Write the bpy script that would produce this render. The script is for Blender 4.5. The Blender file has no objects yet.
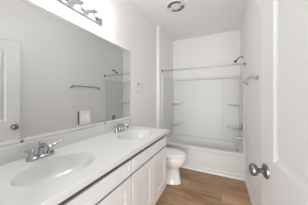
import bpy, bmesh, math, random
from mathutils import Vector, Matrix
random.seed(4)
S = bpy.context.scene
COL = S.collection
PI = math.pi

# ------------------------------------------------------------------ camera
cam_d = bpy.data.cameras.new('camera'); cam = bpy.data.objects.new('camera', cam_d); COL.objects.link(cam)
cam.location = (0, 0, 1.30)
cam.rotation_euler = (PI/2, 0, math.radians(25.308))
cam_d.sensor_width = 36; cam_d.lens = 143.09/308*36; cam_d.shift_y = -4.54/308; cam_d.clip_start = 0.02
S.camera = cam
# ------------------------------------------------------------------ world, lights, exposure
w = bpy.data.worlds.new('world'); S.world = w; w.use_nodes = True
w.node_tree.nodes['Background'].inputs[0].default_value = (0.98, 0.99, 1, 1)
w.node_tree.nodes['Background'].inputs[1].default_value = 0.25
def area(name, loc, rot, sx, sy, power, col=(1, 1, 1)):
    l = bpy.data.lights.new(name, 'AREA'); l.shape = 'RECTANGLE'; l.size = sx; l.size_y = sy; l.energy = power; l.color = col
    o = bpy.data.objects.new(name, l); COL.objects.link(o); o.location = loc; o.rotation_euler = rot
    return o
area('hall_fill_light', (0.08, -1.50, 1.15), (math.radians(90), 0, 0), 1.5, 2.2, 64, (0.985, 0.995, 1))  # added fill light behind the camera, brightening the room through the doorway
BULB = 60.0
S.view_settings.view_transform = 'Standard'; S.view_settings.look = 'None'
S.view_settings.gamma = 1.0; S.view_settings.use_curve_mapping = False
S.view_settings.exposure = 0.64
S.cycles.max_bounces = 14; S.cycles.diffuse_bounces = 8; S.cycles.glossy_bounces = 6
S.cycles.use_denoising = True
S.cycles.sample_clamp_indirect = 6.0

# ------------------------------------------------------------------ materials
def principled(name, col, rough=0.5, metal=0.0, spec=0.5, coat=0.0):
    m = bpy.data.materials.new(name); m.use_nodes = True
    b = m.node_tree.nodes['Principled BSDF']
    b.inputs['Base Color'].default_value = (*col, 1); b.inputs['Roughness'].default_value = rough
    b.inputs['Metallic'].default_value = metal; b.inputs['Specular IOR Level'].default_value = spec
    b.inputs['Coat Weight'].default_value = coat
    return m
def noisy(name, col, rough, amount=0.03, scale=6.0, bump=0.0, bscale=200.0, spec=0.5, coat=0.0):
    m = principled(name, col, rough, 0, spec, coat); nt = m.node_tree; b = nt.nodes['Principled BSDF']
    tc = nt.nodes.new('ShaderNodeTexCoord'); n = nt.nodes.new('ShaderNodeTexNoise'); n.inputs['Scale'].default_value = scale
    n.inputs['Detail'].default_value = 4
    mx = nt.nodes.new('ShaderNodeMix'); mx.data_type = 'RGBA'
    mx.inputs['A'].default_value = (*[c*(1-amount) for c in col], 1); mx.inputs['B'].default_value = (*[min(1, c*(1+amount)) for c in col], 1)
    nt.links.new(tc.outputs['Object'], n.inputs['Vector']); nt.links.new(n.outputs['Fac'], mx.inputs['Factor'])
    nt.links.new(mx.outputs['Result'], b.inputs['Base Color'])
    if bump:
        n2 = nt.nodes.new('ShaderNodeTexNoise'); n2.inputs['Scale'].default_value = bscale
        bp = nt.nodes.new('ShaderNodeBump'); bp.inputs['Strength'].default_value = bump; bp.inputs['Distance'].default_value = 0.002
        nt.links.new(tc.outputs['Object'], n2.inputs['Vector']); nt.links.new(n2.outputs['Fac'], bp.inputs['Height'])
        nt.links.new(bp.outputs['Normal'], b.inputs['Normal'])
    return m
M = {}
M['wall'] = noisy('wall_paint', (0.84, 0.84, 0.835), 0.75, 0.012, 3, 0.12, 160, 0.3)
M['ceiling'] = noisy('ceiling_paint', (0.84, 0.84, 0.83), 0.9, 0.012, 3, 0.25, 120, 0.2)
M['trim'] = noisy('white_trim_paint', (0.84, 0.84, 0.83), 0.35, 0.01, 5)
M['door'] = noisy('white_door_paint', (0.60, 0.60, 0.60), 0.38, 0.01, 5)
M['cabinet'] = noisy('white_cabinet_paint', (0.82, 0.82, 0.825), 0.35, 0.01, 5)
M['gap'] = principled('cabinet_gap_shade', (0.10, 0.09, 0.085), 0.8)  # dark colour that paints the shade in the cabinet reveals
M['marble'] = noisy('cultured_marble', (0.735, 0.735, 0.73), 0.2, 0.015, 7, coat=0.3)
M['acrylic'] = noisy('white_acrylic', (0.71, 0.71, 0.705), 0.42, 0.008, 4)
M['porcelain'] = noisy('white_porcelain', (0.87, 0.87, 0.86), 0.10, 0.006, 4, coat=0.5)
M['seat'] = noisy('toilet_seat_plastic', (0.93, 0.93, 0.92), 0.25, 0.006, 4)
M['plastic'] = noisy('white_plastic', (0.72, 0.72, 0.71), 0.4, 0.006, 8)
M['chrome'] = principled('chrome', (0.50, 0.50, 0.51), 0.14, 1.0)
M['chrome_dark'] = principled('dark_chrome', (0.30, 0.30, 0.305), 0.22, 1.0)
M['nickel'] = noisy('satin_nickel', (0.25, 0.24, 0.233), 0.36, 0.05, 20); M['nickel'].node_tree.nodes['Principled BSDF'].inputs['Metallic'].default_value = 1
M['bright'] = principled('bright_chrome', (0.75, 0.75, 0.75), 0.2, 1.0)
M['steel'] = principled('brushed_chrome', (0.50, 0.50, 0.505), 0.36, 1.0)
M['mirror'] = principled('mirror_glass', (0.79, 0.80, 0.795), 0.012, 1.0)
M['dark'] = principled('dark_slot', (0.06, 0.06, 0.06), 0.7)
M['grille'] = noisy('grey_fan_grille', (0.20, 0.20, 0.195), 0.6, 0.04, 30)
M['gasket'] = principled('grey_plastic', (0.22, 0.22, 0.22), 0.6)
m = bpy.data.materials.new('lit_bulb'); m.use_nodes = True; nt = m.node_tree
b = nt.nodes['Principled BSDF']; b.inputs['Base Color'].default_value = (0.9, 0.9, 0.88, 1); b.inputs['Roughness'].default_value = 0.3
b.inputs['Emission Color'].default_value = (1, 1, 1, 1); b.inputs['Emission Strength'].default_value = BULB
M['bulb'] = m
# floor planks
m = bpy.data.materials.new('wood_plank_floor'); m.use_nodes = True; nt = m.node_tree; b = nt.nodes['Principled BSDF']
tc = nt.nodes.new('ShaderNodeTexCoord')
br = nt.nodes.new('ShaderNodeTexBrick'); br.offset = 0.37; br.inputs['Scale'].default_value = 1
br.inputs['Brick Width'].default_value = 1.22; br.inputs['Row Height'].default_value = 0.152
br.inputs['Mortar Size'].default_value = 0.0014; br.inputs['Mortar Smooth'].default_value = 0.3
br.inputs['Color1'].default_value = (0.0, 0.0, 0.0, 1); br.inputs['Color2'].default_value = (1, 1, 1, 1); br.inputs['Mortar'].default_value = (0.3, 0.3, 0.3, 1)
mp = nt.nodes.new('ShaderNodeMapping'); mp.inputs['Scale'].default_value = (1.6, 16, 1)
ng = nt.nodes.new('ShaderNodeTexNoise'); ng.inputs['Scale'].default_value = 2.4; ng.inputs['Detail'].default_value = 8; ng.inputs['Roughness'].default_value = 0.6; ng.inputs['Distortion'].default_value = 0.6
n3 = nt.nodes.new('ShaderNodeTexNoise'); n3.inputs['Scale'].default_value = 2.2; n3.inputs['Detail'].default_value = 3
mp3 = nt.nodes.new('ShaderNodeMapping'); mp3.inputs['Scale'].default_value = (1, 4, 1)
ramp = nt.nodes.new('ShaderNodeValToRGB'); e = ramp.color_ramp.elements
e[0].position = 0.30; e[0].color = (0.22, 0.12, 0.060, 1); e[1].position = 0.72; e[1].color = (0.60, 0.385, 0.225, 1)
k = ramp.color_ramp.elements.new(0.5); k.color = (0.43, 0.255, 0.14, 1)
a1 = nt.nodes.new('ShaderNodeMath'); a1.operation = 'MULTIPLY_ADD'; a1.inputs[1].default_value = 0.22
a2 = nt.nodes.new('ShaderNodeMath'); a2.operation = 'MULTIPLY_ADD'; a2.inputs[1].default_value = 0.55
a3 = nt.nodes.new('ShaderNodeMath'); a3.operation = 'MULTIPLY_ADD'; a3.inputs[1].default_value = 0.35; a3.inputs[2].default_value = -0.06
sep = nt.nodes.new('ShaderNodeSeparateColor')
mm = nt.nodes.new('ShaderNodeMix'); mm.data_type = 'RGBA'; mm.inputs['B'].default_value = (0.10, 0.06, 0.04, 1)
L = nt.links.new
L(tc.outputs['Object'], br.inputs['Vector']); L(tc.outputs['Object'], mp.inputs['Vector']); L(mp.outputs['Vector'], ng.inputs['Vector'])
L(tc.outputs['Object'], mp3.inputs['Vector']); L(mp3.outputs['Vector'], n3.inputs['Vector'])
L(br.outputs['Color'], sep.inputs['Color']); L(n3.outputs['Fac'], a3.inputs[0]); L(ng.outputs['Fac'], a2.inputs[0]); L(a3.outputs[0], a2.inputs[2])
L(sep.outputs['Red'], a1.inputs[0]); L(a2.outputs[0], a1.inputs[2]); L(a1.outputs[0], ramp.inputs['Fac'])
L(ramp.outputs['Color'], mm.inputs['A']); L(br.outputs['Fac'], mm.inputs['Factor']); L(mm.outputs['Result'], b.inputs['Base Color'])
b.inputs['Roughness'].default_value = 0.42
M['floor'] = m

# ------------------------------------------------------------------ helpers
def obj(name, bm, mat, parent=None, smooth=False, angle=40):
    bmesh.ops.recalc_face_normals(bm, faces=bm.faces)
    me = bpy.data.meshes.new(name); bm.to_mesh(me); bm.free()
    me.materials.append(M[mat] if isinstance(mat, str) else mat)
    o = bpy.data.objects.new(name, me); COL.objects.link(o)
    if smooth:
        for p in me.polygons: p.use_smooth = True
        me.set_sharp_from_angle(angle=math.radians(angle))
    if parent:
        o.parent = parent
        r = parent
        off = Vector((0, 0, 0))
        while r: off += r.location; r = r.parent
        me.transform(Matrix.Translation(-off))
    return o
def tag(o, label=None, cat=None, group=None, kind=None):
    if label: o['label'] = label
    if cat: o['category'] = cat
    if group: o['group'] = group
    if kind: o['kind'] = kind
    return o
def thing(name, label, cat, loc, group=None):
    o = bpy.data.objects.new(name, None); COL.objects.link(o); o.location = loc; o.empty_display_size = 0.1
    return tag(o, label, cat, group)
def struct(name, bm, mat, label=None, smooth=False):
    return tag(obj(name, bm, mat, None, smooth), label, None, None, 'structure')
def B(): return bmesh.new()
def box(bm, x0, x1, y0, y1, z0, z1, bev=0.0, seg=2):
    r = bmesh.ops.create_cube(bm, size=1)
    for v in r['verts']:
        v.co = Vector(((x0+x1)/2 + v.co.x*(x1-x0), (y0+y1)/2 + v.co.y*(y1-y0), (z0+z1)/2 + v.co.z*(z1-z0)))
    if bev:
        es = list({e for v in r['verts'] for e in v.link_edges})
        bmesh.ops.bevel(bm, geom=es, offset=bev, segments=seg, profile=0.5, affect='EDGES')
    return bm
def loft(bm, loops, cap0=True, cap1=True, closed=True):
    rows = [[bm.verts.new(p) for p in lp] for lp in loops]
    n = len(rows[0])
    for a, c in zip(rows, rows[1:]):
        for i in range(n if closed else n-1):
            j = (i+1) % n
            bm.faces.new((a[i], a[j], c[j], c[i]))
    if cap0: bm.faces.new(rows[0][::-1])
    if cap1: bm.faces.new(rows[-1])
    return bm
def frame_of(d):
    d = d.normalized(); u = Vector((0, 0, 1)) if abs(d.z) < 0.9 else Vector((1, 0, 0))
    a = d.cross(u).normalized(); return a, d.cross(a).normalized()
def tube(bm, pts, rad, n=14):
    pts = [Vector(p) for p in pts]
    rs = rad if isinstance(rad, (list, tuple)) else [rad]*len(pts)
    loops = []; a = None
    for i, p in enumerate(pts):
        d = (pts[min(i+1, len(pts)-1)] - pts[max(i-1, 0)]).normalized()
        if a is None: a, _ = frame_of(d)
        a = (a - d*a.dot(d)).normalized(); c = d.cross(a)
        loops.append([p + (a*math.cos(t)+c*math.sin(t))*rs[i] for t in (2*PI*k/n for k in range(n))])
    return loft(bm, loops)
def lathe(bm, prof, origin, axis, n=28):          # prof: (radius, height along axis)
    o = Vector(origin); d = Vector(axis).normalized(); a, c = frame_of(d)
    loops = [[o + d*h + (a*math.cos(t)+c*math.sin(t))*max(r, 1e-4) for t in (2*PI*k/n for k in range(n))] for r, h in prof]
    return loft(bm, loops)
def arc(c, r, a0, a1, n, u, v):
    c = Vector(c); u = Vector(u); v = Vector(v)
    return [c + (u*math.cos(a0+(a1-a0)*i/n) + v*math.sin(a0+(a1-a0)*i/n))*r for i in range(n+1)]
def rrect(x0, x1, y0, y1, r, z, k=8):
    pts = []
    for cx, cy, a in ((x1-r, y1-r, 0), (x0+r, y1-r, PI/2), (x0+r, y0+r, PI), (x1-r, y0+r, 1.5*PI)):
        for i in range(k+1):
            t = a + PI/2*i/k; pts.append(Vector((cx+r*math.cos(t), cy+r*math.sin(t), z)))
    return pts
def egg(cx, cy, ax, ay, z, n=40, back=0.0):
    pts = []
    for i in range(n):
        t = 2*PI*i/n; c = math.cos(t); s = math.sin(t)
        ex = 1.0 if c > 0 else (1-back*0.5)
        px = math.copysign(abs(c)**(0.92 if c > 0 else 1-0.35*back), c)*ax*ex
        pts.append(Vector((cx+px, cy+s*ay, z)))
    return pts

# ------------------------------------------------------------------ dimensions
XL, XR, H = -1.1385, 0.340, 2.694
XA, YJ, YF, YB = -1.083, 2.532, 2.650, 3.384
YN0, YN1 = -0.010, 0.110        # near wall with the doorway
DX0, DX1, DH = -0.530, 0.315, 2.06

# ------------------------------------------------------------------ structure
struct('floor', box(B(), XL-0.12, XR+0.9, -1.62, YB+0.12, -0.08, 0), 'floor', 'brown wood-look plank floor')
struct('ceiling', box(B(), XL-0.12, XR+0.9, YN0, YB+0.12, H, H+0.1), 'ceiling', 'flat white ceiling')
bm = B(); box(bm, XL-0.12, XL, YN0, YB+0.12, 0, H); box(bm, XL-0.01, XA, YJ, YB+0.01, 0, H, 0.004)
struct('wall_left', bm, 'wall', 'pale painted wall behind the vanity, stepping out beside the tub')
struct('wall_right', box(B(), XR, XR+0.12, YN0, YB+0.12, 0, H), 'wall', 'pale painted wall behind the open door')
struct('wall_back', box(B(), XL, XR, YB, YB+0.12, 0, H), 'wall', 'pale painted wall at the head of the tub alcove')
bm = B(); box(bm, XL, DX0, YN0, YN1, 0, H); box(bm, DX0, XR, YN0, YN1, DH, H); box(bm, DX1, XR, YN0, YN1, 0, DH)
struct('wall_near', bm, 'wall', 'pale wall holding the doorway')
def baseboard(bm, x0, x1, y0, y1, h=0.083):
    box(bm, x0, x1, y0, y1, 0, h, 0.004, 2)
bm = B(); baseboard(bm, XR-0.014, XR, YN1+0.02, YF+0.004)
struct('baseboard_right', bm, 'trim', 'white baseboard along the right wall')
bm = B(); baseboard(bm, XL, XL+0.014, 1.66, YJ-0.001); box(bm, XL+0.002, XA+0.012, YJ-0.014, YJ, 0, 0.083, 0.004); box(bm, XA, XA+0.012, YJ, YF+0.004, 0, 0.083, 0.004)
struct('baseboard_left', bm, 'trim', 'white baseboard behind the toilet')
bm = B()     # quarter round along the tub apron
prof = [(0, 0)] + [(-0.018*math.cos(t), 0.02*math.sin(t)) for t in (PI/2*i/5 for i in range(6))]
loft(bm, [[Vector((x, YF+0.004+p[0], p[1])) for p in prof] for x in (XA+0.012, XR-0.014)])
struct('trim_1', bm, 'trim', 'white shoe moulding at the foot of the tub')
bm = B()     # door casing and jamb
box(bm, DX0-0.06, DX0, YN1, YN1+0.015, 0, DH+0.06, 0.003); box(bm, DX0, DX1, YN1, YN1+0.015, DH, DH+0.06, 0.003)
box(bm, DX0-0.001, DX0+0.016, YN0, YN1+0.012, 0, DH); box(bm, DX1-0.004, DX1+0.002, YN0, YN1, 0, DH); box(bm, DX0, DX1, YN0, YN1, DH-0.012, DH+0.001)
struct('trim_2', bm, 'trim', 'white casing around the doorway')

# added unseen hallway wall, its window opening there for the fill light
bm = B(); wx0, wx1, wz0, wz1 = -0.68, 0.84, 0.04, 2.26
box(bm, XL-0.12, wx0, -1.60, -1.48, 0, H); box(bm, wx1, XR+0.9, -1.60, -1.48, 0, H); box(bm, wx0, wx1, -1.60, -1.48, wz1, H); box(bm, wx0, wx1, -1.60, -1.48, 0, wz0)
struct('added_hall_wall', bm, 'wall', 'pale unseen hallway wall added around the fill light')
bm = B(); fr_ = 0.03
box(bm, wx0, wx0+fr_, -1.49, -1.47, wz0, wz1); box(bm, wx1-fr_, wx1, -1.49, -1.47, wz0, wz1); box(bm, wx0+fr_, wx1-fr_, -1.49, -1.47, wz1-fr_, wz1); box(bm, wx0+fr_, wx1-fr_, -1.49, -1.47, wz0, wz0+fr_)
struct('added_window_frame', bm, 'trim', 'white unseen frame added around the hallway fill light')

# ------------------------------------------------------------------ bathroom door (swung open beside the right wall)
SDR = 0.13; DC = math.sqrt(1-SDR**2); DW = 0.835; DT = 0.035
E1 = Vector((0.2005, 0.978, 0)); HIN = E1 + Vector((SDR, -DC, 0))*DW
du = (E1-HIN).normalized(); dn = Vector((-du.y, du.x, 0))          # dn points to the room (left)
def D(u, v, d): return HIN + du*u + dn*d + Vector((0, 0, v))
def door_face(bm, d0, sgn, flip):
    us = [0, 0.125, DW-0.136, DW]; vs = [0.012, 0.25, 0.775, 0.996, 1.925, 2.045]
    def q(*p): bm.faces.new([bm.verts.new(x) for x in (p[::-1] if flip else p)])
    for i in range(3):
        for j in range(5):
            if i == 1 and j in (1, 3):
                lo = []
                for ins, dep in ((0, 0), (0.038, 0.015), (0.040, 0.015), (0.043, 0.001), (0.047, 0.001)):
                    a, c, e, f = us[1]+ins, us[2]-ins, vs[j]+ins, vs[j+1]-ins
                    lo.append([D(a, e, d0-sgn*dep), D(c, e, d0-sgn*dep), D(c, f, d0-sgn*dep), D(a, f, d0-sgn*dep)])
                for p, r in zip(lo, lo[1:]):
                    for t in range(4): q(p[t], p[(t+1) % 4], r[(t+1) % 4], r[t])
                q(*lo[-1])
            else:
                q(D(us[i], vs[j], d0), D(us[i+1], vs[j], d0), D(us[i+1], vs[j+1], d0), D(us[i], vs[j+1], d0))
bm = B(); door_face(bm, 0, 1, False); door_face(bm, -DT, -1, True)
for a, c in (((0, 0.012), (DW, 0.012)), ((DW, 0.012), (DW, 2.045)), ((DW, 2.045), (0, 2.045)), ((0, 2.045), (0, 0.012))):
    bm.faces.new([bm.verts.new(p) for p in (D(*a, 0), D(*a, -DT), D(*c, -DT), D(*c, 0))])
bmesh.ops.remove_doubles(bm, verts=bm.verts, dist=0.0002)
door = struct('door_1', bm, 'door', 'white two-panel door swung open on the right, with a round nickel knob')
KZ = 0.921
def knob(side):
    o = D(DW-0.062, KZ, 0 if side > 0 else -DT); ax = dn*side
    r = obj('rosette', lathe(B(), [(0, 0), (0.036, 0), (0.036, 0.003), (0.033, 0.009), (0.022, 0.013), (0.015, 0.016), (0, 0.016)], o, ax), 'nickel', door, True)
    k = obj('door_knob', lathe(B(), [(0, 0.010), (0.0125, 0.010), (0.0115, 0.034), (0.016, 0.039), (0.025, 0.044), (0.0300, 0.052), (0.0310, 0.060), (0.0285, 0.068), (0.021, 0.0735), (0.009, 0.076), (0, 0.0765)], o, ax), 'nickel', door, True, 60)
    tag(k, 'round satin nickel knob'); tag(r, 'round nickel rose behind the knob')
    if side > 0: obj('lock_button', lathe(B(), [(0, 0.075), (0.006, 0.075), (0.0055, 0.0785), (0, 0.0795)], o, ax, 14), 'nickel', k, True)
knob(1); knob(-1)
bm = B(); loft(bm, [[D(DW+e, KZ+z, -DT/2+s) for s, z in ((-0.012, -0.028), (0.012, -0.028), (0.012, 0.028), (-0.012, 0.028))] for e in (-0.0005, 0.0015)])
obj('latch_plate', bm, 'nickel', door)
for z in (0.25, 1.05, 1.83):
    obj('hinge', tube(B(), [D(-0.004, z-0.045, -DT+0.0), D(-0.004, z+0.045, -DT+0.0)], 0.006, 10), 'nickel', door, True)

# ------------------------------------------------------------------ vanity cabinets
CT, CTH = 0.921, 0.036           # counter top height, thickness
CX0, CX1 = XL+0.001, -0.577      # back and front of the counter
FX = -0.613                      # face frame plane (doors project)
def shaker(bm, y0, y1, z0, z1, x, th=0.018, rail=0.074, rec=0.0035):
    """door slab whose front (+X) has a recessed flat panel"""
    def loop(ins, xx): return [Vector((xx, y0+ins, z0+ins)), Vector((xx, y1-ins, z0+ins)), Vector((xx, y1-ins, z1-ins)), Vector((xx, y0+ins, z1-ins))]
    return loft(bm, [loop(0, x+th-0.012), loop(0, x+th-0.002), loop(0.002, x+th), loop(rail, x+th), loop(rail+0.005, x+th-rec), loop(rail+0.008, x+th-rec)])
def vanity(y0, y1, label):
    ZB = 0.235
    t = thing('vanity_cabinet', label, 'cabinet', ((XL+FX)/2, (y0+y1)/2, 0), 'white vanity base cabinets')
    bm = B(); zt = CT-CTH-0.001; x0 = XL+0.002
    box(bm, x0, FX-0.045, y0, y0+0.016, ZB, zt); box(bm, x0, FX-0.045, y1-0.016, y1, ZB, zt)
    box(bm, x0, FX-0.045, y0+0.016, y1-0.016, 0.235, 0.25); box(bm, x0, x0+0.008, y0+0.016, y1-0.016, 0.25, zt)
    obj('body', bm, 'cabinet', t)
    obj('bottom_rail', box(B(), FX-0.02, FX+0.012, y0+0.001, y1-0.001, ZB, ZB+0.026, 0.002), 'cabinet', t)
    if y1 > 1: obj('end_panel', box(B(), FX-0.045, FX, y1-0.0015, y1, ZB+0.027, zt), 'cabinet', t)
    obj('gap_shade_sheet', box(B(), FX-0.020, FX+0.006, y0+0.002, y1-0.002, 0.262, zt-0.001), 'gap', t)  # dark sheet close behind the fronts, standing in for shade in the reveals
    g = 0.005
    obj('drawer_front', shaker(B(), y0+g, y1-g, 0.745, zt-0.036, FX+0.001, rail=0.034), 'cabinet', t)
    ym = (y0+y1)/2
    obj('door', shaker(B(), y0+g, ym-0.0015, ZB+0.032, 0.729, FX+0.001), 'cabinet', t)
    obj('door', shaker(B(), ym+0.0015, y1-g, ZB+0.032, 0.729, FX+0.001), 'cabinet', t)
    if y0 < 0.5: obj('seam_shade_strip', box(B(), FX-0.018, FX+0.013, y1-0.0045, y1+0.0015, ZB+0.03, zt-0.002), 'gasket', t)  # dark strip painting the shaded seam between the two cabinets
    obj('toe_kick', box(B(), x0, FX-0.16, y0+0.001, y1-0.02, 0.0, 0.234), 'cabinet', t)
    return t
YV = 0.883
vanity(0.128, YV-0.002, 'white shaker vanity cabinet below the nearer sink, closest to the camera')
vanity(YV+0.002, 1.612, 'white shaker vanity cabinet below the farther sink, next to the toilet')

# ------------------------------------------------------------------ countertop with integrated sinks
top = thing('vanity_countertop', 'long white cultured marble countertop with two oval sinks and a low backsplash', 'countertop', ((CX0+CX1)/2, 0.87, CT-CTH))
Y0C, Y1C = 0.113, 1.633
SX = -0.818; SINKS = (0.503, 1.265); SA, SB = 0.152, 0.207      # half width across, half length along
bm = B(); N = 72; ins = 0.006
zones = [(Y0C+ins, YV, SINKS[0]), (YV, Y1C-ins, SINKS[1])]
for ya, yb, yc in zones:
    xa, xb = CX0+ins, CX1-ins
    inner = []; outer = []
    cs = [math.atan2(sy-yc, sx-SX) % (2*PI) for sx in (xa, xb) for sy in (ya, yb)]
    th = [2*PI*i/N for i in range(N)]
    for c in cs:                       # move the nearest ray onto each corner
        i = min(range(N), key=lambda q: abs((th[q]-c+PI) % (2*PI)-PI)); th[i] = c
    for t in th:
        c, s = math.cos(t), math.sin(t)
        r = 1/math.sqrt((c/SA)**2+(s/SB)**2); inner.append(Vector((SX+c*r, yc+s*r, CT)))
        tx = ((xb-SX)/c if c > 0 else (xa-SX)/c) if abs(c) > 1e-9 else 1e9
        ty = ((yb-yc)/s if s > 0 else (ya-yc)/s) if abs(s) > 1e-9 else 1e9
        q = min(tx, ty); outer.append(Vector((SX+c*q, yc+s*q, CT)))
    loft(bm, [inner, outer], False, False)
def rl(i, z): return [Vector((CX0+i, Y0C+i, z)), Vector((CX1-i, Y0C+i, z)), Vector((CX1-i, Y1C-i, z)), Vector((CX0+i, Y1C-i, z))]
loft(bm, [rl(ins, CT), rl(0.0018, CT-0.0018), rl(0, CT-ins), rl(0, CT-CTH)], False, False)
rows = [rl(0, CT-CTH), rl(0.09, CT-CTH)]
loft(bm, rows, False, False)
bmesh.ops.remove_doubles(bm, verts=bm.verts, dist=0.0002)
slab = obj('slab', bm, 'marble', top, True, 30)
for yc in SINKS:
    bm = B(); loops = []
    for f, dz in ((1.0, 0), (0.985, -0.003), (0.965, -0.010), (0.935, -0.028), (0.89, -0.044), (0.80, -0.072), (0.66, -0.092), (0.45, -0.104), (0.2, -0.110), (0.085, -0.112)):
        loops.append([Vector((SX-0.012*(1-f)+SA*f*math.cos(t), yc+SB*f*math.sin(t), CT+dz)) for t in (2*PI*i/N for i in range(N))])
    if yc: loft(bm, loops, False, True)
    sk = obj('sink_basin', bm, 'marble', top, True, 60)
    obj('drain', lathe(B(), [(0, -0.003), (0.022, -0.003), (0.022, 0.001), (0.018, 0.003), (0.016, 0.001), (0.013, 0.004), (0, 0.006)], (SX-0.011, yc, CT-0.112), (0, 0, 1), 20), 'chrome', sk, True)
obj('backsplash', box(B(), CX0, CX0+0.020, Y0C, Y1C, CT-0.001, 1.020, 0.004, 2), 'marble', top)

# ------------------------------------------------------------------ faucets
def faucet(yc, label):
    fx = -1.045
    t = thing('faucet', label, 'faucet', (fx, yc, CT+0.0005), 'chrome vanity faucets')
    bm = B(); loft(bm, [rrect(fx-r1, fx+r1, yc-0.078+k, yc+0.078-k, r1*0.98, CT+z, 6) for r1, k, z in ((0.027, 0, 0.0005), (0.027, 0, 0.010), (0.024, 0.003, 0.015), (0.018, 0.01, 0.018))])
    obj('base_plate', bm, 'chrome', t, True)
    bm = B()
    lathe(bm, [(0.0, 0.012), (0.021, 0.012), (0.019, 0.03), (0.016, 0.045), (0.015, 0.05), (0, 0.05)], (fx, yc, CT), (0, 0, 1), 20)
    P = [(fx-0.002, yc, CT+0.035), (fx, yc, CT+0.062), (fx+0.014, yc, CT+0.080), (fx+0.04, yc, CT+0.089), (fx+0.075, yc, CT+0.087), (fx+0.103, yc, CT+0.076), (fx+0.114, yc, CT+0.058)]
    tube(bm, P, [0.016, 0.0155, 0.0145, 0.013, 0.012, 0.0115, 0.011], 16)
    sp = obj('spout', bm, 'chrome', t, True, 50)
    obj('aerator', lathe(B(), [(0, 0), (0.0105, 0), (0.0105, 0.010), (0, 0.010)], (fx+0.1145, yc, CT+0.057), (0.2, 0, -1), 16), 'chrome_dark', sp, True)
    obj('lift_rod', tube(B(), [(fx-0.022, yc, CT+0.01), (fx-0.022, yc, CT+0.085), (fx-0.022, yc, CT+0.088), (fx-0.022, yc, CT+0.098)], [0.0025, 0.0025, 0.006, 0.005], 10), 'chrome', t, True)
    for s in (-1, 1):
        y = yc+s*0.051
        bm = B(); lathe(bm, [(0, 0.012), (0.021, 0.012), (0.020, 0.022), (0.014, 0.038), (0.013, 0.048), (0.016, 0.053), (0.015, 0.062), (0.006, 0.068), (0, 0.069)], (fx, y, CT), (0, 0, 1), 20)
        h = obj('handle', bm, 'chrome', t, True)
        obj('lever', tube(B(), [(fx, y, CT+0.058), (fx+0.006, y+s*0.025, CT+0.062), (fx+0.010, y+s*0.045, CT+0.070), (fx+0.012, y+s*0.060, CT+0.076), (fx+0.0125, y+s*0.064, CT+0.077)], [0.009, 0.0075, 0.0068, 0.0072, 0.004], 12), 'chrome', h, True)
    return t
faucet(0.520, 'chrome two-handle faucet at the nearer sink')
faucet(1.300, 'chrome two-handle faucet at the farther sink, by the mirror corner')

# ------------------------------------------------------------------ mirror
MY0, MY1, MZ0, MZ1 = 0.125, 1.644, 1.024, 1.936
mir = thing('wall_mirror', 'large frameless mirror on the wall above the two sinks', 'mirror', (XL, (MY0+MY1)/2, MZ0))
def ml(i, x): return [Vector((x, MY0+i, MZ0+i*0.3)), Vector((x, MY1-i, MZ0+i*0.3)), Vector((x, MY1-i, MZ1-i)), Vector((x, MY0+i, MZ1-i))]
bv = 0.022
obj('backing', loft(B(), [ml(0, XL+0.0005), ml(0, XL+0.0040)], True, False), 'gasket', mir)
obj('bevel', loft(B(), [ml(0, XL+0.0040), ml(bv, XL+0.0056)], False, False), 'mirror', mir)
bm = B(); bm.faces.new([bm.verts.new(p) for p in ml(bv, XL+0.0056)]); obj('glass', bm, 'mirror', mir)
obj('bottom_strip', box(B(), XL+0.0005, XL+0.0085, MY0, MY1, MZ0+0.004, MZ0+0.021, 0.001), 'trim', mir)  # plain white strip along the lower edge of the mirror
for y, z, s in ((0.457, MZ0, -1), (1.165, MZ0, -1), (0.60, MZ1, 1), (1.505, MZ1, 1)):
    za, zb = (z-0.003, z+0.015) if s < 0 else (z-0.010, z+0.006)
    obj('clip', box(B(), XL+0.0005, XL+0.0105, y-0.008, y+0.008, za, zb, 0.001), 'gasket' if s < 0 else 'plastic', mir)

# ------------------------------------------------------------------ outlet set into the mirror
t = thing('electrical_outlet', 'white double outlet plate mounted on the mirror between the sinks', 'outlet', (XL+0.006, 0.905, 1.122))
oy0, oy1, oz0, oz1 = 0.850, 0.962, 1.064, 1.182
obj('mounting_box', box(B(), XL+0.0062, XL+0.016, oy0+0.003, oy1-0.003, oz0+0.003, oz1-0.003), 'gasket', t)
obj('cover_plate', box(B(), XL+0.016, XL+0.022, oy0, oy1, oz0, oz1, 0.002), 'plastic', t)
for yy in (oy0+0.034, oy1-0.034):
    r = obj('receptacle', box(B(), XL+0.0215, XL+0.0238, yy-0.0165, yy+0.0165, oz0+0.026, oz1-0.026, 0.001), 'trim', t)
    if yy < 0.9:
        for z in (1.103, 1.143):
            for d in (-0.006, 0.006): obj('slot', box(B(), XL+0.0236, XL+0.0241, yy+d-0.001, yy+d+0.001, z-0.004, z+0.004), 'dark', r)
    else:
        obj('rocker', box(B(), XL+0.0236, XL+0.0256, yy-0.012, yy+0.012, oz0+0.032, oz1-0.032, 0.001), 'trim', r)

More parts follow.
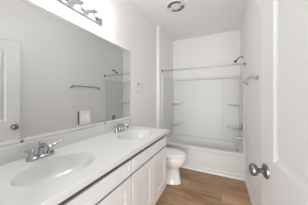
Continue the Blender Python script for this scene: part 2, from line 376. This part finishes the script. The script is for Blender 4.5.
# ------------------------------------------------------------------ vanity light bar
LY0, LY1, LZ0, LZ1 = 0.505, 1.114, 2.050, 2.160
t = thing('vanity_light', 'chrome light bar with round lit bulbs above the mirror', 'light fixture', (XL, (LY0+LY1)/2, (LZ0+LZ1)/2))
bm = B(); lp = []
for i, x in ((0, XL+0.001), (0, XL+0.022), (0.006, XL+0.030), (0.012, XL+0.030)):
    lp.append([Vector((x, LY0+i, LZ0+i)), Vector((x, LY1-i, LZ0+i)), Vector((x, LY1-i, LZ1-i)), Vector((x, LY0+i, LZ1-i))])
loft(bm, lp); obj('back_plate', bm, 'chrome', t)
for k in range(4):
    y = LY1-0.076-0.1523*k; zc = (LZ0+LZ1)/2; o = (XL+0.030, y, zc)
    sk = obj('socket', lathe(B(), [(0, 0), (0.027, 0), (0.027, 0.004), (0.023, 0.008), (0.027, 0.020), (0.026, 0.032), (0.018, 0.040), (0, 0.040)], o, (1, 0, 0), 20), 'gasket', t, True)
    obj('bulb', lathe(B(), [(0, 0.039), (0.013, 0.039), (0.0135, 0.046)] + [(0.031*math.sin(a), 0.074-0.031*math.cos(a)) for a in (0.42+(PI-0.42)*i/14 for i in range(15))], o, (1, 0, 0), 24), 'bulb', t, True, 60)

# ------------------------------------------------------------------ ceiling exhaust fan
fc = Vector((-0.626, 2.10, H))
t = thing('exhaust_fan', 'round white exhaust fan with grey slots in the ceiling', 'exhaust fan', fc)
obj('housing', lathe(B(), [(0, 0), (0.142, 0), (0.142, -0.006), (0.136, -0.016), (0.130, -0.016), (0.126, -0.008), (0, -0.008)], fc, (0, 0, 1), 48), 'plastic', t, True)
def sector(r0, r1, a0, a1, z0, z1, n=24):
    bm = B(); lo = []
    for i in range(n+1):
        a = a0+(a1-a0)*i/n; c, s = math.cos(a), math.sin(a)
        lo.append([fc+Vector((r*c, r*s, z)) for r, z in ((r0, z0), (r1, z0), (r1, z1), (r0, z1))])
    return loft(bm, lo)
for a0, a1 in ((math.radians(188), math.radians(322)), (math.radians(12), math.radians(138))):
    g = obj('grille', sector(0.076, 0.127, a0, a1, -0.0075, -0.012), 'grille', t)
    bm = B()
    for i in range(16):
        a = a0+(a1-a0)*(i+0.5)/16; c, s = math.cos(a), math.sin(a); u = Vector((c, s, 0)); v = Vector((-s, c, 0))*0.0012
        loft(bm, [[fc+u*r-v+Vector((0, 0, -0.012)), fc+u*r+v+Vector((0, 0, -0.012)), fc+u*r+v+Vector((0, 0, -0.015)), fc+u*r-v+Vector((0, 0, -0.015))] for r in (0.077, 0.126)])
    obj('louvre', bm, 'gasket', g)
obj('cover', lathe(B(), [(0, -0.008), (0.072, -0.008), (0.074, -0.016), (0.066, -0.022), (0.03, -0.026), (0, -0.027)], fc, (0, 0, 1), 40), 'plastic', t, True)

# ------------------------------------------------------------------ towel ring on the left wall
ry, rz = 1.843, 1.512
t = thing('towel_ring', 'small chrome towel ring on the wall past the mirror', 'towel ring', (XL, ry, rz))
obj('mount', lathe(B(), [(0, 0), (0.024, 0), (0.024, 0.006), (0.015, 0.012), (0.011, 0.030), (0.013, 0.042), (0, 0.044)], (XL, ry, rz), (1, 0, 0), 24), 'bright', t, True)
P = arc((XL+0.032, ry, rz-0.070), 0.070, PI/2, 2.5*PI, 40, (0.12, 0.992, 0), (0, 0, 1))
bm = B(); n = 10; lo = []
for i, p in enumerate(P[:-1]):
    c = Vector((XL+0.032, ry, rz-0.070)); rr = (p-c).normalized(); nn = Vector((0.992, -0.12, 0))
    lo.append([p+(rr*math.cos(q)+nn*math.sin(q))*0.0045 for q in (2*PI*k/n for k in range(n))])
lo.append(lo[0]); loft(bm, lo, False, False); bmesh.ops.remove_doubles(bm, verts=bm.verts, dist=1e-5)
obj('ring', bm, 'bright', t, True, 80)

# ------------------------------------------------------------------ towel bar on the right wall
tz = 1.508; ty0, ty1 = 1.80, 2.46; bx = XR-0.046
t = thing('towel_bar', 'chrome towel bar on the right wall behind the open door', 'towel bar', (XR, (ty0+ty1)/2, tz))
for y in (ty0, ty1):
    bm = B(); lathe(bm, [(0, 0), (0.025, 0), (0.025, 0.006), (0.016, 0.012), (0, 0.012)], (XR, y, tz), (-1, 0, 0), 24)
    tube(bm, [(XR-0.008, y, tz), (XR-0.026, y, tz+0.004), (XR-0.040, y, tz+0.015), (bx, y, tz+0.030), (bx, y, tz+0.042)], [0.012, 0.0115, 0.0115, 0.014, 0.009], 14)
    obj('post', bm, 'steel', t, True)
obj('bar', tube(B(), [(bx, ty0, tz+0.028), (bx, ty1, tz+0.028)], 0.0115, 16), 'steel', t, True)

# ------------------------------------------------------------------ toilet
TY = 2.150; fr = -0.462
t = thing('toilet', 'white toilet with closed lid between the vanity and the tub', 'toilet', (-0.80, TY, 0))
bm = B()
sec = [(0.001, -0.785, 0.226, 0.114), (0.020, -0.785, 0.224, 0.112), (0.032, -0.785, 0.217, 0.104), (0.12, -0.790, 0.210, 0.097), (0.20, -0.795, 0.204, 0.094), (0.235, -0.79, 0.212, 0.102), (0.265, -0.775, 0.234, 0.134),
       (0.31, -0.760, 0.257, 0.160), (0.355, -0.750, 0.260, 0.174), (0.394, -0.747, 0.258, 0.176), (0.402, -0.747, 0.250, 0.169)]
lp = [egg(cx, TY, ax, ay, z, 44, 0.4) for z, cx, ax, ay in sec]
for f, z in ((0.80, 0.402), (0.76, 0.38), (0.62, 0.32), (0.3, 0.26)):
    lp.append(egg(-0.735, TY, 0.256*f, 0.175*f, z, 44, 0.4))
loft(bm, lp)
bowl = obj('bowl', bm, 'porcelain', t, True, 50)
obj('tank_shelf', loft(B(), [rrect(-1.12, -0.86, TY-w_, TY+w_, 0.05, z, 6) for w_, z in ((0.10, 0.30), (0.13, 0.36), (0.15, 0.38), (0.15, 0.402))]), 'porcelain', t, True, 50)
for s in (-1, 1):
    obj('bolt_cap', lathe(B(), [(0, 0), (0.014, 0), (0.013, 0.010), (0.006, 0.017), (0, 0.018)], (-0.86, TY+s*0.115, 0.012), (0, 0, 1), 14), 'seat', bowl, True)
st = B()
lo = [egg(-0.745, TY, ax, ay, z, 44, 0.4) for ax, ay, z in ((0.222, 0.142, 0.4025), (0.222, 0.142, 0.411), (0.260, 0.180, 0.411), (0.264, 0.184, 0.415), (0.262, 0.182, 0.424))]
lo += [egg(-0.735, TY, 0.175, 0.11, z, 44, 0.4) for z in (0.424, 0.4025)]
obj('seat', loft(st, lo + [lo[0]], False, False), 'seat', t, True, 50)
lid = obj('lid', loft(B(), [egg(-0.747, TY, ax, ay, z, 44, 0.4) for ax, ay, z in ((0.222, 0.142, 0.4245), (0.222, 0.142, 0.433), (0.262, 0.182, 0.433), (0.262, 0.182, 0.435), (0.262, 0.182, 0.445), (0.254, 0.174, 0.451), (0.19, 0.13, 0.455), (0.08, 0.06, 0.457))]), 'seat', t, True, 50)
for s in (-1, 1):
    obj('hinge', box(B(), -0.965, -0.925, TY+s*0.075-0.02, TY+s*0.075+0.02, 0.4025, 0.441, 0.006), 'seat', t, True)
tank = obj('tank', loft(B(), [rrect(x0, x1, TY-w_, TY+w_, 0.035, z, 6) for x0, x1, w_, z in ((-1.115, -0.965, 0.19, 0.4025), (-1.12, -0.935, 0.205, 0.44), (-1.122, -0.925, 0.222, 0.665))]), 'porcelain', t, True, 50)
obj('tank_lid', loft(B(), [rrect(-1.124-k, -0.917+k, TY-0.232-k, TY+0.232+k, 0.035, z, 6) for k, z in ((-0.004, 0.6655), (0, 0.670), (0, 0.692), (-0.006, 0.699), (-0.03, 0.702))]), 'porcelain', t, True, 50)
bm = B(); lathe(bm, [(0, 0), (0.013, 0), (0.013, 0.008), (0, 0.010)], (-0.927, TY-0.16, 0.62), (1, 0, 0), 16); tube(bm, [(-0.918, TY-0.16, 0.62), (-0.914, TY-0.13, 0.617), (-0.914, TY-0.10, 0.614)], [0.006, 0.006, 0.007], 10)
obj('flush_lever', bm, 'chrome', tank, True)

# ------------------------------------------------------------------ bathtub
TZ = 0.410; x0, x1, y0, y1 = XA+0.001, XR-0.001, YF, YB-0.001
tub = thing('bathtub', 'white alcove bathtub along the back wall', 'bathtub', ((x0+x1)/2, (y0+y1)/2, 0))
def tl(i, z, r=0.006): return rrect(x0+i*0.0, x1-i*0.0, y0+i, y1, r, z, 8)
lo = [tl(0.006, TZ), tl(0.001, TZ-0.002), tl(0, TZ-0.008), tl(0, TZ-0.044), tl(0.003, TZ-0.050), tl(0.014, TZ-0.052)]
inn = [rrect(-0.985, 0.283, y0+0.080, y1-0.060, 0.10, TZ, 8), rrect(-0.978, 0.277, y0+0.085, y1-0.065, 0.10, TZ-0.004, 8), rrect(-0.970, 0.272, y0+0.090, y1-0.070, 0.10, TZ-0.016, 8),
       rrect(-0.93, 0.254, y0+0.105, y1-0.085, 0.11, TZ-0.15, 8), rrect(-0.86, 0.20, y0+0.13, y1-0.11, 0.12, 0.11, 8), rrect(-0.80, 0.16, y0+0.18, y1-0.16, 0.12, 0.075, 8)]
obj('tub_shell', loft(B(), lo[::-1] + inn, False, True), 'acrylic', tub, True, 35)
ap = B(); loft(ap, [[Vector((x, y, z)) for y, z in ((y0+0.014, TZ-0.052), (y0+0.012, 0.075), (y0+0.006, 0.060), (y0+0.005, 0.0), (y0+0.03, 0.0), (y0+0.03, TZ-0.052))] for x in (x0, x1)])
obj('apron', ap, 'acrylic', tub, False)
ov = obj('overflow_plate', lathe(B(), [(0, 0), (0.036, 0), (0.036, 0.004), (0.030, 0.009), (0, 0.010)], (0.266, 2.99, TZ-0.062), (-1, 0, 0.12), 24), 'chrome', tub, True)
obj('trip_lever', tube(B(), [(0.258, 2.99, TZ-0.064), (0.243, 2.99, TZ-0.050), (0.234, 2.99, TZ-0.046)], [0.006, 0.005, 0.005], 10), 'chrome', ov, True)
obj('drain', lathe(B(), [(0, 0), (0.032, 0), (0.032, 0.003), (0.024, 0.004), (0, 0.006)], (0.05, 3.01, 0.0755), (0, 0, 1), 24), 'chrome', tub, True)

# ------------------------------------------------------------------ tub surround
SZ0, SZ1, PT = TZ+0.001, 1.765, 0.012
sur = thing('tub_surround', 'white moulded wall surround with corner shelves above the bathtub', 'tub surround', ((x0+x1)/2, YB, SZ0))
YP = YB-PT
bm = B(); box(bm, x0+PT, x1-PT, YP, YB-0.0005, SZ0, SZ1, 0.003); obj('back_panel', bm, 'acrylic', sur)
obj('centre_panel', box(B(), -0.800, 0.020, YP-0.020, YP, SZ0, SZ1-0.06, 0.006, 3), 'acrylic', sur)
bm = B(); loft(bm, [[Vector((x, y, z)) for y, z in ((YP, SZ1-0.055), (YP-0.030, SZ1-0.050), (YP-0.034, SZ1-0.044), (YP-0.034, SZ1-0.006), (YP-0.030, SZ1), (YP, SZ1))] for x in (x0+PT, x1-PT)])
obj('top_ledge', bm, 'acrylic', sur)
for xa, xb, s in ((x0, x0+PT, 1), (x1-PT, x1, -1)):
    obj('end_panel', box(B(), xa, xb, YF+0.003, YB-0.0005, SZ0, SZ1, 0.004), 'acrylic', sur)
    xi = xb if s > 0 else xa
    bm = B(); box(bm, min(xi, xi+s*0.012), max(xi, xi+s*0.012), YF+0.003, YF+0.040, SZ0, SZ1, 0.004)
    obj('front_flange', bm, 'acrylic', sur)
    for z in (1.200, 0.728):
        W, Dp = (0.235, 0.130); out = []
        pts = [(0, 0), (W, 0), (W+0.004, -0.03)] + [(W-0.02+0.02*math.cos(a), -Dp*0.62-0.02*math.sin(a)) for a in (0.2, 0.8, 1.3)] + [(W*0.6, -Dp*0.80), (W*0.3, -Dp*0.94), (0, -Dp)]
        def sl(f, zz): return [Vector((xi+s*px*f, YP+py*f, zz)) for px, py in pts]
        obj('shelf', loft(B(), [sl(0.40, z-0.066), sl(0.78, z-0.040), sl(0.97, z-0.026), sl(1, z-0.014), sl(1, z-0.004), sl(0.985, z)]), 'acrylic', sur)

# ------------------------------------------------------------------ curtain rod
rz, rdy = 1.842, 2.665
t = thing('shower_curtain_rod', 'chrome shower curtain rod across the front of the tub', 'curtain rod', (-0.37, rdy, rz))
obj('rod', tube(B(), [(XA+0.008, rdy, rz), (XR-0.008, rdy, rz)], 0.0120, 16), 'steel', t, True)
for xx, s in ((XA+0.001, 1), (XR-0.001, -1)):
    obj('flange', lathe(B(), [(0, 0), (0.028, 0), (0.028, 0.006), (0.018, 0.014), (0.016, 0.024), (0, 0.024)], (xx, rdy, rz), (s, 0, 0), 24), 'chrome_dark', t, True)

# ------------------------------------------------------------------ shower head, valve, spout (right end of the tub)
sy = 2.975
t = thing('wall_shower', 'chrome shower head on a curved arm high on the right alcove wall', 'shower head', (XR, sy, 2.03))
obj('flange', lathe(B(), [(0, 0), (0.028, 0), (0.027, 0.006), (0.016, 0.014), (0, 0.014)], (XR, sy, 2.03), (-1, 0, 0), 24), 'chrome_dark', t, True)
obj('arm', tube(B(), [(XR-0.004, sy, 2.03), (XR-0.03, sy, 2.033), (XR-0.055, sy, 2.026), (XR-0.075, sy, 2.010), (XR-0.092, sy, 1.988)], 0.0105, 14), 'chrome_dark', t, True)
hd = obj('head', lathe(B(), [(0, 0), (0.013, 0), (0.015, 0.014), (0.017, 0.022), (0.029, 0.042), (0.032, 0.048), (0.032, 0.0576), (0, 0.0576)], (XR-0.088, sy, 1.993), (-0.66, 0, -0.75), 24), 'chrome_dark', t, True)
obj('spray_face', lathe(B(), [(0, 0.0575), (0.027, 0.0575), (0.027, 0.060), (0, 0.060)], (XR-0.088, sy, 1.993), (-0.66, 0, -0.75), 24), 'gasket', hd, True)
PX = XR-0.001-PT
vz = 0.775
t = thing('tub_valve', 'round chrome tub valve with lever handle above the spout', 'tub valve', (PX, sy, vz))
obj('escutcheon', lathe(B(), [(0, 0), (0.075, 0), (0.074, 0.004), (0.055, 0.012), (0.026, 0.017), (0, 0.017)], (PX, sy, vz), (-1, 0, 0), 36), 'chrome_dark', t, True)
h = obj('handle', lathe(B(), [(0, 0.015), (0.022, 0.015), (0.019, 0.035), (0.021, 0.045), (0.019, 0.060), (0, 0.064)], (PX, sy, vz), (-1, 0, 0), 24), 'chrome', t, True)
obj('lever', tube(B(), [(PX-0.05, sy, vz), (PX-0.058, sy-0.01, vz-0.03), (PX-0.064, sy-0.014, vz-0.062), (PX-0.066, sy-0.015, vz-0.082)], [0.010, 0.008, 0.0075, 0.006], 12), 'chrome', h, True)
pz = 0.582
t = thing('tub_spout', 'chrome tub spout below the valve on the right alcove wall', 'tub spout', (PX, sy, pz))
sp = obj('spout', tube(B(), [(PX, sy, pz), (PX-0.02, sy, pz), (PX-0.07, sy, pz), (PX-0.115, sy, pz-0.003), (PX-0.135, sy, pz-0.014), (PX-0.142, sy, pz-0.032)], [0.031, 0.030, 0.026, 0.024, 0.022, 0.018], 18), 'steel', t, True, 50)
obj('diverter', tube(B(), [(PX-0.118, sy, pz+0.016), (PX-0.118, sy, pz+0.030), (PX-0.118, sy, pz+0.033), (PX-0.118, sy, pz+0.042)], [0.004, 0.004, 0.008, 0.007], 12), 'chrome', sp, True)
